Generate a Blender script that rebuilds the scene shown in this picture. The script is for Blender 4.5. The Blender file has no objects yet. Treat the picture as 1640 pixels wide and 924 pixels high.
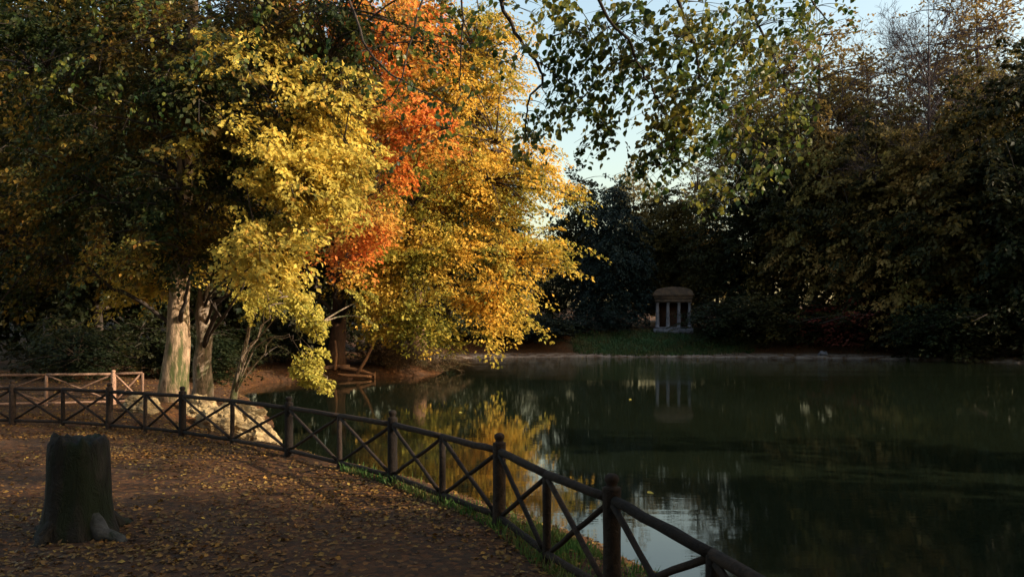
import bpy, math, random
import numpy as np
from mathutils import Vector, noise as mnoise

random.seed(7)
sc = bpy.context.scene
COL = sc.collection
F, HX, HY, ZC = 1200.0, 820.0, 531.0, 1.75      # focal length and horizon in photo pixels, eye height
WATER_Z = -1.0

def at(px, py, Y):
    return np.array([(px - HX) / F * Y, Y, ZC - (py - HY) / F * Y])

# ------------------------------------------------------------------ objects
def link_mesh(name, me, parent=None):
    o = bpy.data.objects.new(name, me); COL.objects.link(o)
    if parent is not None: o.parent = parent
    return o

def thing(name, label, cat, loc=(0, 0, 0), group=None):
    o = bpy.data.objects.new(name, None); COL.objects.link(o)
    o.location = loc; o.empty_display_size = 0.2
    o['label'] = label; o['category'] = cat
    if group: o['group'] = group
    return o

def tag(o, label, cat, group=None):
    o['label'] = label; o['category'] = cat
    if group: o['group'] = group
    return o

def mesh_np(name, verts, faces, mat, smooth=False):
    """faces: (n,k) int array, or list of such arrays"""
    me = bpy.data.meshes.new(name)
    if not isinstance(faces, list): faces = [faces]
    faces = [np.asarray(f, dtype=np.int32) for f in faces if len(f)]
    verts = np.asarray(verts, dtype=np.float32)
    loops = np.concatenate([f.ravel() for f in faces])
    totals = np.concatenate([np.full(len(f), f.shape[1], dtype=np.int32) for f in faces])
    starts = np.concatenate([[0], np.cumsum(totals)[:-1]]).astype(np.int32)
    me.vertices.add(len(verts)); me.vertices.foreach_set('co', verts.ravel())
    me.loops.add(len(loops)); me.loops.foreach_set('vertex_index', loops)
    me.polygons.add(len(totals)); me.polygons.foreach_set('loop_start', starts)
    me.polygons.foreach_set('loop_total', totals)
    if smooth: me.polygons.foreach_set('use_smooth', np.ones(len(totals), dtype=bool))
    me.update(calc_edges=True); me.validate()
    if mat: me.materials.append(mat)
    return me

# ------------------------------------------------------------------ materials
def new_mat(name):
    m = bpy.data.materials.new(name); m.use_nodes = True
    nt = m.node_tree; nt.nodes.clear()
    return m, nt, nt.nodes, nt.links

def ramp(nodes, cols):
    r = nodes.new('ShaderNodeValToRGB'); e = r.color_ramp.elements
    while len(e) < len(cols): e.new(0.5)
    for i, (p, c) in enumerate(cols):
        e[i].position = p; e[i].color = (*c, 1)
    return r

def noise_node(nodes, links, coord, scale, detail=4, rough=0.55, dist=0.0):
    n = nodes.new('ShaderNodeTexNoise')
    n.inputs['Scale'].default_value = scale; n.inputs['Detail'].default_value = detail
    n.inputs['Roughness'].default_value = rough; n.inputs['Distortion'].default_value = dist
    links.new(coord, n.inputs['Vector'])
    return n

def mixc(nodes, links, fac, a, b, mode='MIX'):
    m = nodes.new('ShaderNodeMix'); m.data_type = 'RGBA'; m.blend_type = mode
    for s, v in ((0, fac), (6, a), (7, b)):
        if hasattr(v, 'is_linked'): links.new(v, m.inputs[s])
        elif s == 0: m.inputs[0].default_value = v
        else: m.inputs[s].default_value = (*v, 1)
    return m.outputs[2]

def leaf_mat(name, cols_a, cols_b, trans=0.45, nscale=0.35, lo=0.42, hi=0.6, rough=0.55, spec=0.12):
    """two palettes of leaf colour, chosen per leaf within branch-sized patches of turned / unturned foliage"""
    m, nt, N, L = new_mat(name)
    geo = N.new('ShaderNodeNewGeometry'); tc = N.new('ShaderNodeTexCoord')
    def pal(cols):
        r = ramp(N, [(i / (len(cols) - 1), c) for i, c in enumerate(cols)])
        L.new(geo.outputs['Random Per Island'], r.inputs[0]); return r.outputs[0]
    nz = noise_node(N, L, tc.outputs['Object'], nscale, 3, 0.6)
    mr = N.new('ShaderNodeMapRange'); mr.inputs[1].default_value = lo; mr.inputs[2].default_value = hi
    L.new(nz.outputs[0], mr.inputs[0])
    c = mixc(N, L, mr.outputs[0], pal(cols_a), pal(cols_b))
    p = N.new('ShaderNodeBsdfPrincipled'); p.inputs['Roughness'].default_value = rough
    p.inputs['Specular IOR Level'].default_value = spec
    L.new(c, p.inputs['Base Color'])
    t = N.new('ShaderNodeBsdfTranslucent'); L.new(c, t.inputs['Color'])
    mx = N.new('ShaderNodeMixShader'); mx.inputs[0].default_value = trans
    L.new(p.outputs[0], mx.inputs[1]); L.new(t.outputs[0], mx.inputs[2])
    o = N.new('ShaderNodeOutputMaterial'); L.new(mx.outputs[0], o.inputs[0])
    return m

def bark_mat(name, dark, light, moss=None, moss_amt=0.0, vscale=(6, 6, 1.2), bump=0.5):
    m, nt, N, L = new_mat(name)
    tc = N.new('ShaderNodeTexCoord'); mp = N.new('ShaderNodeMapping')
    mp.inputs['Scale'].default_value = vscale; L.new(tc.outputs['Object'], mp.inputs[0])
    n1 = noise_node(N, L, mp.outputs[0], 2.2, 8, 0.65, 0.6)
    r = ramp(N, [(0.3, dark), (0.7, light)]); L.new(n1.outputs[0], r.inputs[0])
    c = r.outputs[0]
    if moss:
        mp2 = N.new('ShaderNodeMapping'); mp2.inputs['Scale'].default_value = (2.6, 2.6, .5); L.new(tc.outputs['Object'], mp2.inputs[0])
        n2 = noise_node(N, L, mp2.outputs[0], 1.2, 7, 0.7)
        mr = N.new('ShaderNodeMapRange'); mr.inputs[1].default_value = 0.58 - moss_amt; mr.inputs[2].default_value = 0.68 - moss_amt
        L.new(n2.outputs[0], mr.inputs[0])
        c = mixc(N, L, mr.outputs[0], c, moss)
    p = N.new('ShaderNodeBsdfPrincipled'); p.inputs['Roughness'].default_value = 0.85
    p.inputs['Specular IOR Level'].default_value = 0.2
    L.new(c, p.inputs['Base Color'])
    b = N.new('ShaderNodeBump'); b.inputs['Strength'].default_value = bump; b.inputs['Distance'].default_value = 0.04
    L.new(n1.outputs[0], b.inputs['Height']); L.new(b.outputs[0], p.inputs['Normal'])
    o = N.new('ShaderNodeOutputMaterial'); L.new(p.outputs[0], o.inputs[0])
    return m

def rock_mat(name, a, b2, scale=3.0):
    m, nt, N, L = new_mat(name)
    tc = N.new('ShaderNodeTexCoord')
    n1 = noise_node(N, L, tc.outputs['Object'], scale, 10, 0.65)
    r = ramp(N, [(0.35, a), (0.65, b2)]); L.new(n1.outputs[0], r.inputs[0])
    p = N.new('ShaderNodeBsdfPrincipled'); p.inputs['Roughness'].default_value = 0.9
    L.new(r.outputs[0], p.inputs['Base Color'])
    b = N.new('ShaderNodeBump'); b.inputs['Strength'].default_value = 0.6; b.inputs['Distance'].default_value = 0.06
    L.new(n1.outputs[0], b.inputs['Height']); L.new(b.outputs[0], p.inputs['Normal'])
    o = N.new('ShaderNodeOutputMaterial'); L.new(p.outputs[0], o.inputs[0])
    return m

M = {}
M['yellow'] = leaf_mat('yellow_beech_leaves', [(.66,.33,.035), (.78,.42,.055), (.58,.36,.05), (.82,.50,.085), (.36,.24,.03)],
                       [(.17,.17,.03), (.38,.32,.045), (.09,.105,.022), (.44,.32,.045)], 0.45, 0.30, .42, .58)
M['red'] = leaf_mat('red_maple_leaves', [(.58,.12,.025), (.66,.20,.035), (.42,.085,.02), (.70,.32,.05), (.60,.15,.03)],
                    [(.62,.34,.05), (.40,.17,.03), (.62,.40,.07), (.30,.20,.04)], 0.45, 0.45, .44, .58)
M['green_gold'] = leaf_mat('green_and_gold_leaves', [(.032,.05,.012), (.05,.07,.014), (.024,.036,.01), (.11,.10,.02)],
                           [(.55,.40,.06), (.30,.27,.05), (.65,.48,.10), (.16,.17,.035)], 0.4, 0.42, .47, .63)
M['gold_green'] = leaf_mat('gold_and_green_leaves', [(.74,.55,.10), (.60,.46,.08), (.82,.60,.12), (.42,.36,.07), (.72,.42,.06)],
                           [(.06,.07,.016), (.42,.32,.055), (.12,.12,.024), (.60,.40,.06), (.38,.17,.035)], 0.45, 0.6, .46, .64)
M['lime_gold'] = leaf_mat('lime_gold_leaves', [(.50,.42,.07), (.62,.50,.10), (.34,.32,.06), (.70,.52,.10)],
                          [(.22,.24,.05), (.55,.42,.07), (.40,.36,.07)], 0.45, 0.6)
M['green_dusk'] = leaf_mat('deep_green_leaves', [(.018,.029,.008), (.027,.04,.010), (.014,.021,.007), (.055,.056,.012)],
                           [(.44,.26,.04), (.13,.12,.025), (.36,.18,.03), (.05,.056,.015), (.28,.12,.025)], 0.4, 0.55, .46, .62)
M['sunlit_gold'] = leaf_mat('sunlit_gold_leaves', [(.30,.22,.08), (.38,.27,.10), (.22,.17,.06)], [(.16,.14,.05), (.26,.19,.07)], 0.4, 0.2)  # gold lightened in place of sunlight, which misses this treetop
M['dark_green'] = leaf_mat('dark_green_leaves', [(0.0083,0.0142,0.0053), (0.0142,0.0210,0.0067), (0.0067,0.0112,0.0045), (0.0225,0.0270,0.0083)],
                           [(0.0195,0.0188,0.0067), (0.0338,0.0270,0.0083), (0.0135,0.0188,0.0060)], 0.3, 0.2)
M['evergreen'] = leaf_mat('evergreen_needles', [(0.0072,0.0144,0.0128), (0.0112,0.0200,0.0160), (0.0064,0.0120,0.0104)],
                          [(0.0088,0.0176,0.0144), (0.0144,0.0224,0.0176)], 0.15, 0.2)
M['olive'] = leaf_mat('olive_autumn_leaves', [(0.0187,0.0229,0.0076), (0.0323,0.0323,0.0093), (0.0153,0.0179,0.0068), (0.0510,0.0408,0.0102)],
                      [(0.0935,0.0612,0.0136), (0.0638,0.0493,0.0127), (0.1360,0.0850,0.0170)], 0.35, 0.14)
M['russet'] = leaf_mat('russet_leaves', [(.24,.14,.045), (.30,.19,.06), (.16,.095,.03), (.36,.24,.075)],
                        [(.13,.12,.03), (.22,.16,.045), (.085,.085,.024)], 0.4, 0.14)
M['maroon'] = leaf_mat('maroon_shrub_leaves', [(.12,.025,.018), (.17,.03,.02), (.08,.02,.015)], [(.14,.04,.02), (.07,.02,.015)], 0.3, 0.4)
M['brown_scrub'] = leaf_mat('brown_scrub_leaves', [(.10,.06,.03), (.14,.08,.04), (.06,.045,.025)], [(.07,.07,.03), (.11,.07,.035)], 0.3, 0.5)
M['near'] = leaf_mat('lime_tree_leaves', [(.03,.06,.014), (.045,.085,.018), (.025,.048,.012), (.10,.13,.025), (.16,.16,.03)],
                     [(.08,.11,.02), (.38,.29,.04), (.06,.085,.02), (.24,.21,.03), (.42,.30,.05)], 0.5, 1.6, .45, .62, 0.4, .3)
M['litter'] = leaf_mat('fallen_leaf_colours', [(0.1080,0.0495,0.0162), (0.2160,0.0990,0.0243), (0.0540,0.0297,0.0126), (0.3420,0.1800,0.0360), (0.0765,0.0378,0.0180), (0.1530,0.0675,0.0198)],
                       [(0.0810,0.0540,0.0297), (0.1350,0.0792,0.0315), (0.0495,0.0306,0.0180), (0.3600,0.2340,0.0495)], 0.1, 0.9, rough=0.6)
M['dull_grass'] = leaf_mat('dull_grass_blades', [(.02,.045,.014), (.035,.065,.02), (.015,.032,.011)], [(.045,.055,.02), (.06,.05,.02)], 0.2, .5)
M['grass'] = leaf_mat('grass_blades', [(.05,.13,.03), (.08,.17,.04), (.04,.10,.025)], [(.09,.14,.035), (.13,.15,.04), (.16,.12,.04)], 0.3, 1.5)
M['bark_pale'] = bark_mat('pale_mossy_bark', (.085,.052,.03), (.46,.31,.19), (.06,.065,.022), 0.10, (5, 5, 2.2), .9)
M['bark_grey'] = bark_mat('grey_bark', (.075,.052,.036), (.40,.29,.205), (.05,.06,.02), 0.06, (5, 5, 2.2), .9)
M['bark_dark'] = bark_mat('dark_bark', (.022,.017,.013), (.07,.05,.038))
M['bark_brown'] = bark_mat('brown_bark', (.06,.032,.02), (.17,.09,.05))
M['bark_bare'] = bark_mat('bare_twig_bark', (.034,.024,.027), (.075,.053,.053))
def vary(m):
    nt = m.node_tree; p = [n for n in nt.nodes if n.type == 'BSDF_PRINCIPLED'][0]; src = p.inputs['Base Color'].links[0].from_socket
    oi = nt.nodes.new('ShaderNodeObjectInfo'); mr = nt.nodes.new('ShaderNodeMapRange'); mr.inputs[3].default_value = .55; mr.inputs[4].default_value = 1.6
    nt.links.new(oi.outputs['Random'], mr.inputs[0]); vm = nt.nodes.new('ShaderNodeVectorMath'); vm.operation = 'SCALE'
    nt.links.new(src, vm.inputs[0]); nt.links.new(mr.outputs[0], vm.inputs['Scale']); nt.links.new(vm.outputs[0], p.inputs['Base Color'])
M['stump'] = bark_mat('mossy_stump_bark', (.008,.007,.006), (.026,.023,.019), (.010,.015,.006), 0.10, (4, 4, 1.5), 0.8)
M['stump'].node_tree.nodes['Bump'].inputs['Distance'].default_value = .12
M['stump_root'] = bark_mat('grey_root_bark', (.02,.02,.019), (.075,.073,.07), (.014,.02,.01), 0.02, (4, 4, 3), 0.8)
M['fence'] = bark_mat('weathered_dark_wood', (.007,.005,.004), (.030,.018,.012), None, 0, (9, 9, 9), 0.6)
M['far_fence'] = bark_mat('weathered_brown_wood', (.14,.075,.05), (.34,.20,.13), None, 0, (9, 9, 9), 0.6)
M['driftwood'] = bark_mat('orange_brown_wood', (.20,.09,.045), (.46,.24,.12), None, 0, (6, 6, 6), 0.5)
M['rock'] = rock_mat('pale_rock', (.085,.052,.022), (.38,.27,.13), 3.6)
M['stone'] = rock_mat('temple_stone', (.055,.055,.064), (.16,.15,.165), 2.5)
M['stone_warm'] = rock_mat('temple_warm_stone', (.03,.02,.014), (.10,.062,.038), 2.2)
M['plaster'] = rock_mat('temple_plaster', (.07,.032,.02), (.13,.06,.035), 1.0)

vary(M['fence']); vary(M['far_fence'])

# ------------------------------------------------------------------ terrain
LAKE = np.array([(60,44),(44,40),(32,37),(25,31),(19.5,24),(14.5,17.5),(10.5,12.5),(7.6,8.2),(5.6,4.6),(4.3,3.4),(3.5,4.4),(2.7,6.2),(1.6,8.3),(0.1,10.4),(-1.7,12.4),(-3.8,14.4),(-5.9,16.6),
                 (-6.3,18.6),(-7.0,22),(-9.0,27),(-12.5,34),(-13.2,40),(-11.4,42.6),(-8.4,43.6),(-6.4,46),(-4.6,49.5),(-5.2,57),(-9,67),
                 (-9,76),(0,80.5),(12,81.5),(25,80),(34,76.5),(41,70.5),(46,63),(52,54)], dtype=float)
def sdist(x, y):
    """+ on land, - in the lake"""
    x = np.asarray(x, float); y = np.asarray(y, float)
    best = np.full(x.shape, 1e9); inside = np.zeros(x.shape, bool)
    n = len(LAKE)
    for i in range(n):
        ax, ay = LAKE[i]; bx, by = LAKE[(i + 1) % n]
        ex, ey = bx - ax, by - ay
        t = np.clip(((x - ax) * ex + (y - ay) * ey) / (ex * ex + ey * ey), 0, 1)
        best = np.minimum(best, np.hypot(x - ax - t * ex, y - ay - t * ey))
        c = ((ay > y) != (by > y)) & (x < (bx - ax) * (y - ay) / (by - ay + 1e-12) + ax)
        inside ^= c
    return np.where(inside, -best, best)
def sm(t):
    t = np.clip(t, 0, 1); return t * t * (3 - 2 * t)
def wob(x, y):
    return (np.sin(x * 1.7 + 0.6 * np.sin(y * 1.3)) * np.sin(y * 1.9 + .7) * .5 + .25 * np.sin(x * 4.1 + y * 2.3) * np.sin(y * 4.7 - x * 1.1))
def height(x, y):
    x = np.asarray(x, float); y = np.asarray(y, float)
    d = sdist(x, y) + 0.18 * wob(x * 1.3, y * 1.3)
    near = -1.0 + sm(d / 2.1 * .5 + .5) * 2.0 - 1.0
    near = np.where(d > 0, -1.0 + np.clip(d / 2.0, 0, 1) ** 0.8, 0)
    left = -1.0 + .55 * np.clip(d / 1.0, 0, 1) + .45 * sm(d / 6) + .07 * np.clip(d - 10, 0, 80)
    far = -1.0 + .22 * np.clip(d / 1.4, 0, 1) + 2.9 * sm((d - 1.6) / 11) + .05 * np.clip(d - 12, 0, 150)
    wl = sm((y - 19) / 8); wf = sm((y - 58) / 12)
    z = near * (1 - wl) + left * wl
    z = z * (1 - wf) + far * wf
    z = z + np.clip(d, 0, 2) / 2 * .035 * wob(x * .9, y * .9)
    return np.where(d > 0, z, -1.0 + np.maximum(.45 * d, -2.2))
def hz(x, y): return float(height(np.array([x]), np.array([y]))[0])

def axis(parts):
    out = []
    for a, b, st in parts: out += list(np.arange(a, b, st))
    return np.array(out + [parts[-1][1]])
xs = axis([(-400,-120,20),(-120,-40,4),(-40,-16,.9),(-16,6,.14),(6,16,.6),(16,60,1.5),(60,120,5),(120,400,20)])
ys = axis([(-120,-20,8),(-20,1,1.2),(1,20,.14),(20,52,.7),(52,72,1.2),(72,95,.6),(95,150,3),(150,600,25)])
gx, gy = np.meshgrid(xs, ys)
gz = height(gx.ravel(), gy.ravel())
gv = np.stack([gx.ravel(), gy.ravel(), gz], 1)
nx, ny = len(xs), len(ys)
ii = (np.arange(ny - 1)[:, None] * nx + np.arange(nx - 1)[None, :]).ravel()
gf = np.stack([ii, ii + 1, ii + 1 + nx, ii + nx], 1)

def ground_material():
    m, nt, N, L = new_mat('leaf_strewn_ground')
    tc = N.new('ShaderNodeTexCoord'); pos = tc.outputs['Object']
    nd = noise_node(N, L, pos, 9, 4)
    va = N.new('ShaderNodeVectorMath'); va.operation = 'MULTIPLY_ADD'
    va.inputs[1].default_value = (.09, .09, .09); L.new(nd.outputs[1], va.inputs[0]); L.new(pos, va.inputs[2])
    v = N.new('ShaderNodeTexVoronoi'); v.inputs['Scale'].default_value = 21; L.new(va.outputs[0], v.inputs['Vector'])
    sep = N.new('ShaderNodeSeparateColor'); L.new(v.outputs['Color'], sep.inputs[0])
    litter = ramp(N, [(0, (.02,.011,.007)), (.3, (.075,.028,.010)), (.5, (.034,.018,.009)), (.7, (.115,.043,.012)), (.88, (.05,.027,.013)), (1, (.20,.085,.022))])
    L.new(sep.outputs[0], litter.inputs[0])
    ns = noise_node(N, L, pos, 22, 8, .7)
    soil = ramp(N, [(.3, (.022,.016,.012)), (.7, (.066,.047,.034))]); L.new(ns.outputs[0], soil.inputs[0])
    nm = noise_node(N, L, pos, .55, 6, .65)
    mr = N.new('ShaderNodeMapRange'); mr.inputs[1].default_value = .47; mr.inputs[2].default_value = .60; L.new(nm.outputs[0], mr.inputs[0])
    # worn, bare soil along the path nearest the viewer
    sx = N.new('ShaderNodeSeparateXYZ'); L.new(pos, sx.inputs[0])
    pr = N.new('ShaderNodeMapRange'); pr.inputs[1].default_value = 4.0; pr.inputs[2].default_value = 8.5; pr.inputs[3].default_value = .35; pr.inputs[4].default_value = 0.0
    L.new(sx.outputs[1], pr.inputs[0])
    mul = N.new('ShaderNodeMath'); mul.operation = 'MAXIMUM'; L.new(pr.outputs[0], mul.inputs[0])
    half = N.new('ShaderNodeMath'); half.operation = 'MULTIPLY'; half.inputs[1].default_value = .45; L.new(mr.outputs[0], half.inputs[0]); L.new(half.outputs[0], mul.inputs[1])
    c = mixc(N, L, mul.outputs[0], litter.outputs[0], soil.outputs[0])
    # green lawn on the far bank in front of the temple
    gx_ = N.new('ShaderNodeVectorMath'); gx_.operation = 'SUBTRACT'; gx_.inputs[1].default_value = (17.5, 87, .6); L.new(pos, gx_.inputs[0])
    gs = N.new('ShaderNodeVectorMath'); gs.operation = 'MULTIPLY'; gs.inputs[1].default_value = (1/11, 1/5.5, 0); L.new(gx_.outputs[0], gs.inputs[0])
    gl = N.new('ShaderNodeVectorMath'); gl.operation = 'LENGTH'; L.new(gs.outputs[0], gl.inputs[0])
    gm = N.new('ShaderNodeMapRange'); gm.inputs[1].default_value = 1.05; gm.inputs[2].default_value = .75; L.new(gl.outputs['Value'], gm.inputs[0])
    green = ramp(N, [(.3, (.018,.038,.014)), (.7, (.036,.066,.022))]); L.new(nm.outputs[0], green.inputs[0])
    c = mixc(N, L, gm.outputs[0], c, green.outputs[0])
    # pale strip of silt along the far waterline
    z1 = N.new('ShaderNodeMapRange'); z1.inputs[1].default_value = -.55; z1.inputs[2].default_value = -.75; L.new(sx.outputs[2], z1.inputs[0])
    y1 = N.new('ShaderNodeMapRange'); y1.inputs[1].default_value = 60; y1.inputs[2].default_value = 66; L.new(sx.outputs[1], y1.inputs[0])
    nr = noise_node(N, L, pos, .9, 5, .7); rr_ = N.new('ShaderNodeMapRange'); rr_.inputs[1].default_value = .38; rr_.inputs[2].default_value = .58; L.new(nr.outputs[0], rr_.inputs[0])
    z2 = N.new('ShaderNodeMath'); z2.operation = 'MULTIPLY'; L.new(z1.outputs[0], z2.inputs[0]); L.new(rr_.outputs[0], z2.inputs[1])
    zm = N.new('ShaderNodeMath'); zm.operation = 'MULTIPLY'; L.new(z2.outputs[0], zm.inputs[0]); L.new(y1.outputs[0], zm.inputs[1])
    silt = ramp(N, [(.3, (.15,.115,.09)), (.7, (.34,.27,.22))]); L.new(ns.outputs[0], silt.inputs[0])
    c = mixc(N, L, zm.outputs[0], c, silt.outputs[0])
    p = N.new('ShaderNodeBsdfPrincipled'); p.inputs['Roughness'].default_value = .9; p.inputs['Specular IOR Level'].default_value = .15
    L.new(c, p.inputs['Base Color'])
    b = N.new('ShaderNodeBump'); b.inputs['Strength'].default_value = .9; b.inputs['Distance'].default_value = .03
    ad = N.new('ShaderNodeMath'); ad.operation = 'ADD'; L.new(sep.outputs[1], ad.inputs[0]); L.new(ns.outputs[0], ad.inputs[1])
    L.new(ad.outputs[0], b.inputs['Height']); L.new(b.outputs[0], p.inputs['Normal'])
    o = N.new('ShaderNodeOutputMaterial'); L.new(p.outputs[0], o.inputs[0])
    return m
g = link_mesh('ground', mesh_np('ground', gv, gf, ground_material(), True)); g['kind'] = 'structure'

def water_material():
    m, nt, N, L = new_mat('dark_lake_water')
    tc = N.new('ShaderNodeTexCoord'); pos = tc.outputs['Object']
    mp = N.new('ShaderNodeMapping'); mp.inputs['Scale'].default_value = (.35, 1.6, 1); L.new(pos, mp.inputs[0])
    n1 = noise_node(N, L, mp.outputs[0], 1.1, 3, .5)
    n2 = noise_node(N, L, mp.outputs[0], 5.0, 3, .5)
    # a breeze ruffles the middle of the far reach
    nw = noise_node(N, L, pos, .06, 3, .5)
    sx = N.new('ShaderNodeSeparateXYZ'); L.new(pos, sx.inputs[0])
    r1 = N.new('ShaderNodeMapRange'); r1.inputs[1].default_value = 38; r1.inputs[2].default_value = 66; L.new(sx.outputs[1], r1.inputs[0])
    r2 = N.new('ShaderNodeMapRange'); r2.inputs[1].default_value = 44; r2.inputs[2].default_value = 24; L.new(sx.outputs[0], r2.inputs[0])
    r3 = N.new('ShaderNodeMapRange'); r3.inputs[1].default_value = -4; r3.inputs[2].default_value = 2; L.new(sx.outputs[0], r3.inputs[0])
    k = N.new('ShaderNodeMath'); k.operation = 'MULTIPLY'; L.new(r1.outputs[0], k.inputs[0]); L.new(r2.outputs[0], k.inputs[1])
    k2 = N.new('ShaderNodeMath'); k2.operation = 'MULTIPLY'; L.new(k.outputs[0], k2.inputs[0]); L.new(r3.outputs[0], k2.inputs[1])
    mps = N.new('ShaderNodeMapping'); mps.inputs['Scale'].default_value = (.03, .28, 1); L.new(pos, mps.inputs[0])
    nst = noise_node(N, L, mps.outputs[0], 1.0, 4, .6); rst = N.new('ShaderNodeMapRange'); rst.inputs[1].default_value = .36; rst.inputs[2].default_value = .62; rst.inputs[3].default_value = .12
    L.new(nst.outputs[0], rst.inputs[0]); k3 = N.new('ShaderNodeMath'); k3.operation = 'MULTIPLY'; L.new(k2.outputs[0], k3.inputs[0]); L.new(rst.outputs[0], k3.inputs[1]); k2 = k3
    amp = N.new('ShaderNodeMath'); amp.operation = 'MULTIPLY_ADD'; amp.inputs[1].default_value = 1.0; amp.inputs[2].default_value = .014
    L.new(k2.outputs[0], amp.inputs[0])
    ad = N.new('ShaderNodeMath'); ad.operation = 'MULTIPLY_ADD'; ad.inputs[1].default_value = .35; L.new(n2.outputs[0], ad.inputs[0]); L.new(n1.outputs[0], ad.inputs[2])
    b = N.new('ShaderNodeBump'); b.inputs['Distance'].default_value = .12
    L.new(amp.outputs[0], b.inputs['Strength']); L.new(ad.outputs[0], b.inputs['Height'])
    p = N.new('ShaderNodeBsdfPrincipled'); p.inputs['Base Color'].default_value = (.0075, .0105, .0055, 1)
    p.inputs['Roughness'].default_value = .03; p.inputs['IOR'].default_value = 1.45
    L.new(b.outputs[0], p.inputs['Normal'])
    o = N.new('ShaderNodeOutputMaterial'); L.new(p.outputs[0], o.inputs[0])
    return m
wv = np.array([(-16, -8, 0), (90, -8, 0), (90, 88, 0), (-16, 88, 0)], float) + (0, 0, WATER_Z)
w = link_mesh('water', mesh_np('water', wv, np.array([[0, 1, 2, 3]]), water_material())); w['kind'] = 'structure'

# ------------------------------------------------------------------ tubes and leaves
class Tubes:
    def __init__(s): s.v = []; s.f = []; s.n = 0; s.mi = []; s.cur = 0
    def add(s, pts, rad, sides=6, cap=True, lump=0.0, flare=None):
        pts = np.asarray(pts, float); rad = np.asarray(rad, float)
        if rad.ndim == 0: rad = np.full(len(pts), float(rad))
        k = len(pts)
        tan = np.gradient(pts, axis=0); tan /= np.linalg.norm(tan, axis=1)[:, None] + 1e-9
        ref = np.array([0.31, .95, .05]) if abs(tan[0][2]) > .5 else np.array([0, 0, 1.])
        ang = np.linspace(0, 2 * np.pi, sides, endpoint=False)
        for i in range(k):
            u = np.cross(tan[i], ref); u /= np.linalg.norm(u) + 1e-9; v = np.cross(tan[i], u)
            r = np.full(sides, rad[i])
            if lump:
                r = r * (1 + lump * np.array([mnoise.noise(Vector((math.cos(a) * 1.3 + pts[0][0] * 7, math.sin(a) * 1.3, i * .35))) for a in ang]))
            if flare: r = r * (1 + flare(i / (k - 1), ang))
            s.v.append(pts[i] + np.outer(np.cos(ang) * r, u) + np.outer(np.sin(ang) * r, v))
        base = s.n + np.arange(k - 1)[:, None] * sides
        j = np.arange(sides)[None, :]; j2 = (j + 1) % sides
        s.f.append(np.stack([base + j, base + j2, base + sides + j2, base + sides + j], -1).reshape(-1, 4))
        if cap:
            e = s.n + (k - 1) * sides
            for q in range(1, sides - 1):
                s.f.append(np.array([[e, e + q, e + q + 1, e + q + 1]]))
            for q in range(1, sides - 1):
                s.f.append(np.array([[s.n, s.n + q + 1, s.n + q, s.n + q]]))
        s.n += k * sides
        s.mi += [s.cur] * (len(s.f) - len(s.mi))
    def mesh(s, name, mat, smooth=True):
        f = np.concatenate(s.f); tri = f[:, 2] == f[:, 3]
        mats = mat if isinstance(mat, (list, tuple)) else [mat]
        me = mesh_np(name, np.concatenate(s.v), [f[~tri], f[tri][:, :3]], mats[0], smooth)
        if len(mats) > 1:
            mi = np.concatenate([np.full(len(q), m_, dtype=np.int32) for q, m_ in zip(s.f, s.mi)])
            me.materials.append(mats[1])
            if len(mi) == len(me.polygons): me.polygons.foreach_set('material_index', np.concatenate([mi[~tri], mi[tri]]))
        return me

def bez(p0, p1, p2, n):
    t = np.linspace(0, 1, n)[:, None]
    return (1 - t) ** 2 * np.asarray(p0) + 2 * t * (1 - t) * np.asarray(p1) + t * t * np.asarray(p2)

def norm(a): return a / (np.linalg.norm(a, axis=-1, keepdims=True) + 1e-9)

def leaves(cent, axis_, nrm, size, aspect=.62, shape='rhomb', rng=None):
    """one folded leaf per row; axis_ = midrib direction, nrm = leaf normal"""
    axis_ = norm(axis_); side = norm(np.cross(axis_, nrm)); up = np.cross(side, axis_)
    s = size[:, None]; w_ = s * aspect * .5
    if shape == 'rhomb':
        a = cent - axis_ * s * .5; tip = cent + axis_ * s * .5 - up * s * .10
        l = cent + side * w_ - axis_ * s * .05 + up * s * .08; r = cent - side * w_ - axis_ * s * .05 + up * s * .08
        v = np.stack([a, r, tip, l], 1).reshape(-1, 3)
        n = len(cent); i = np.arange(n) * 4
        return v, [np.stack([i, i + 1, i + 2], 1), np.stack([i, i + 2, i + 3], 1)]
    # heart-shaped lime leaf with a drooping tip
    prof = [(-.48, .0, .0), (-.40, .62, .05), (-.12, 1.0, .07), (.18, .72, .04), (.52, 0, -.14), (.18, -.72, .04), (-.12, -1.0, .07), (-.40, -.62, .05), (.0, 0, .0)]
    v = np.stack([cent + axis_ * s * a + side * w_ * b + up * s * c for a, b, c in prof], 1).reshape(-1, 3)
    n = len(cent); i = np.arange(n) * 9; fs = []
    for q in range(8): fs.append(np.stack([i + 8, i + q, i + (q + 1) % 8], 1))
    return v, fs

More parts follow.
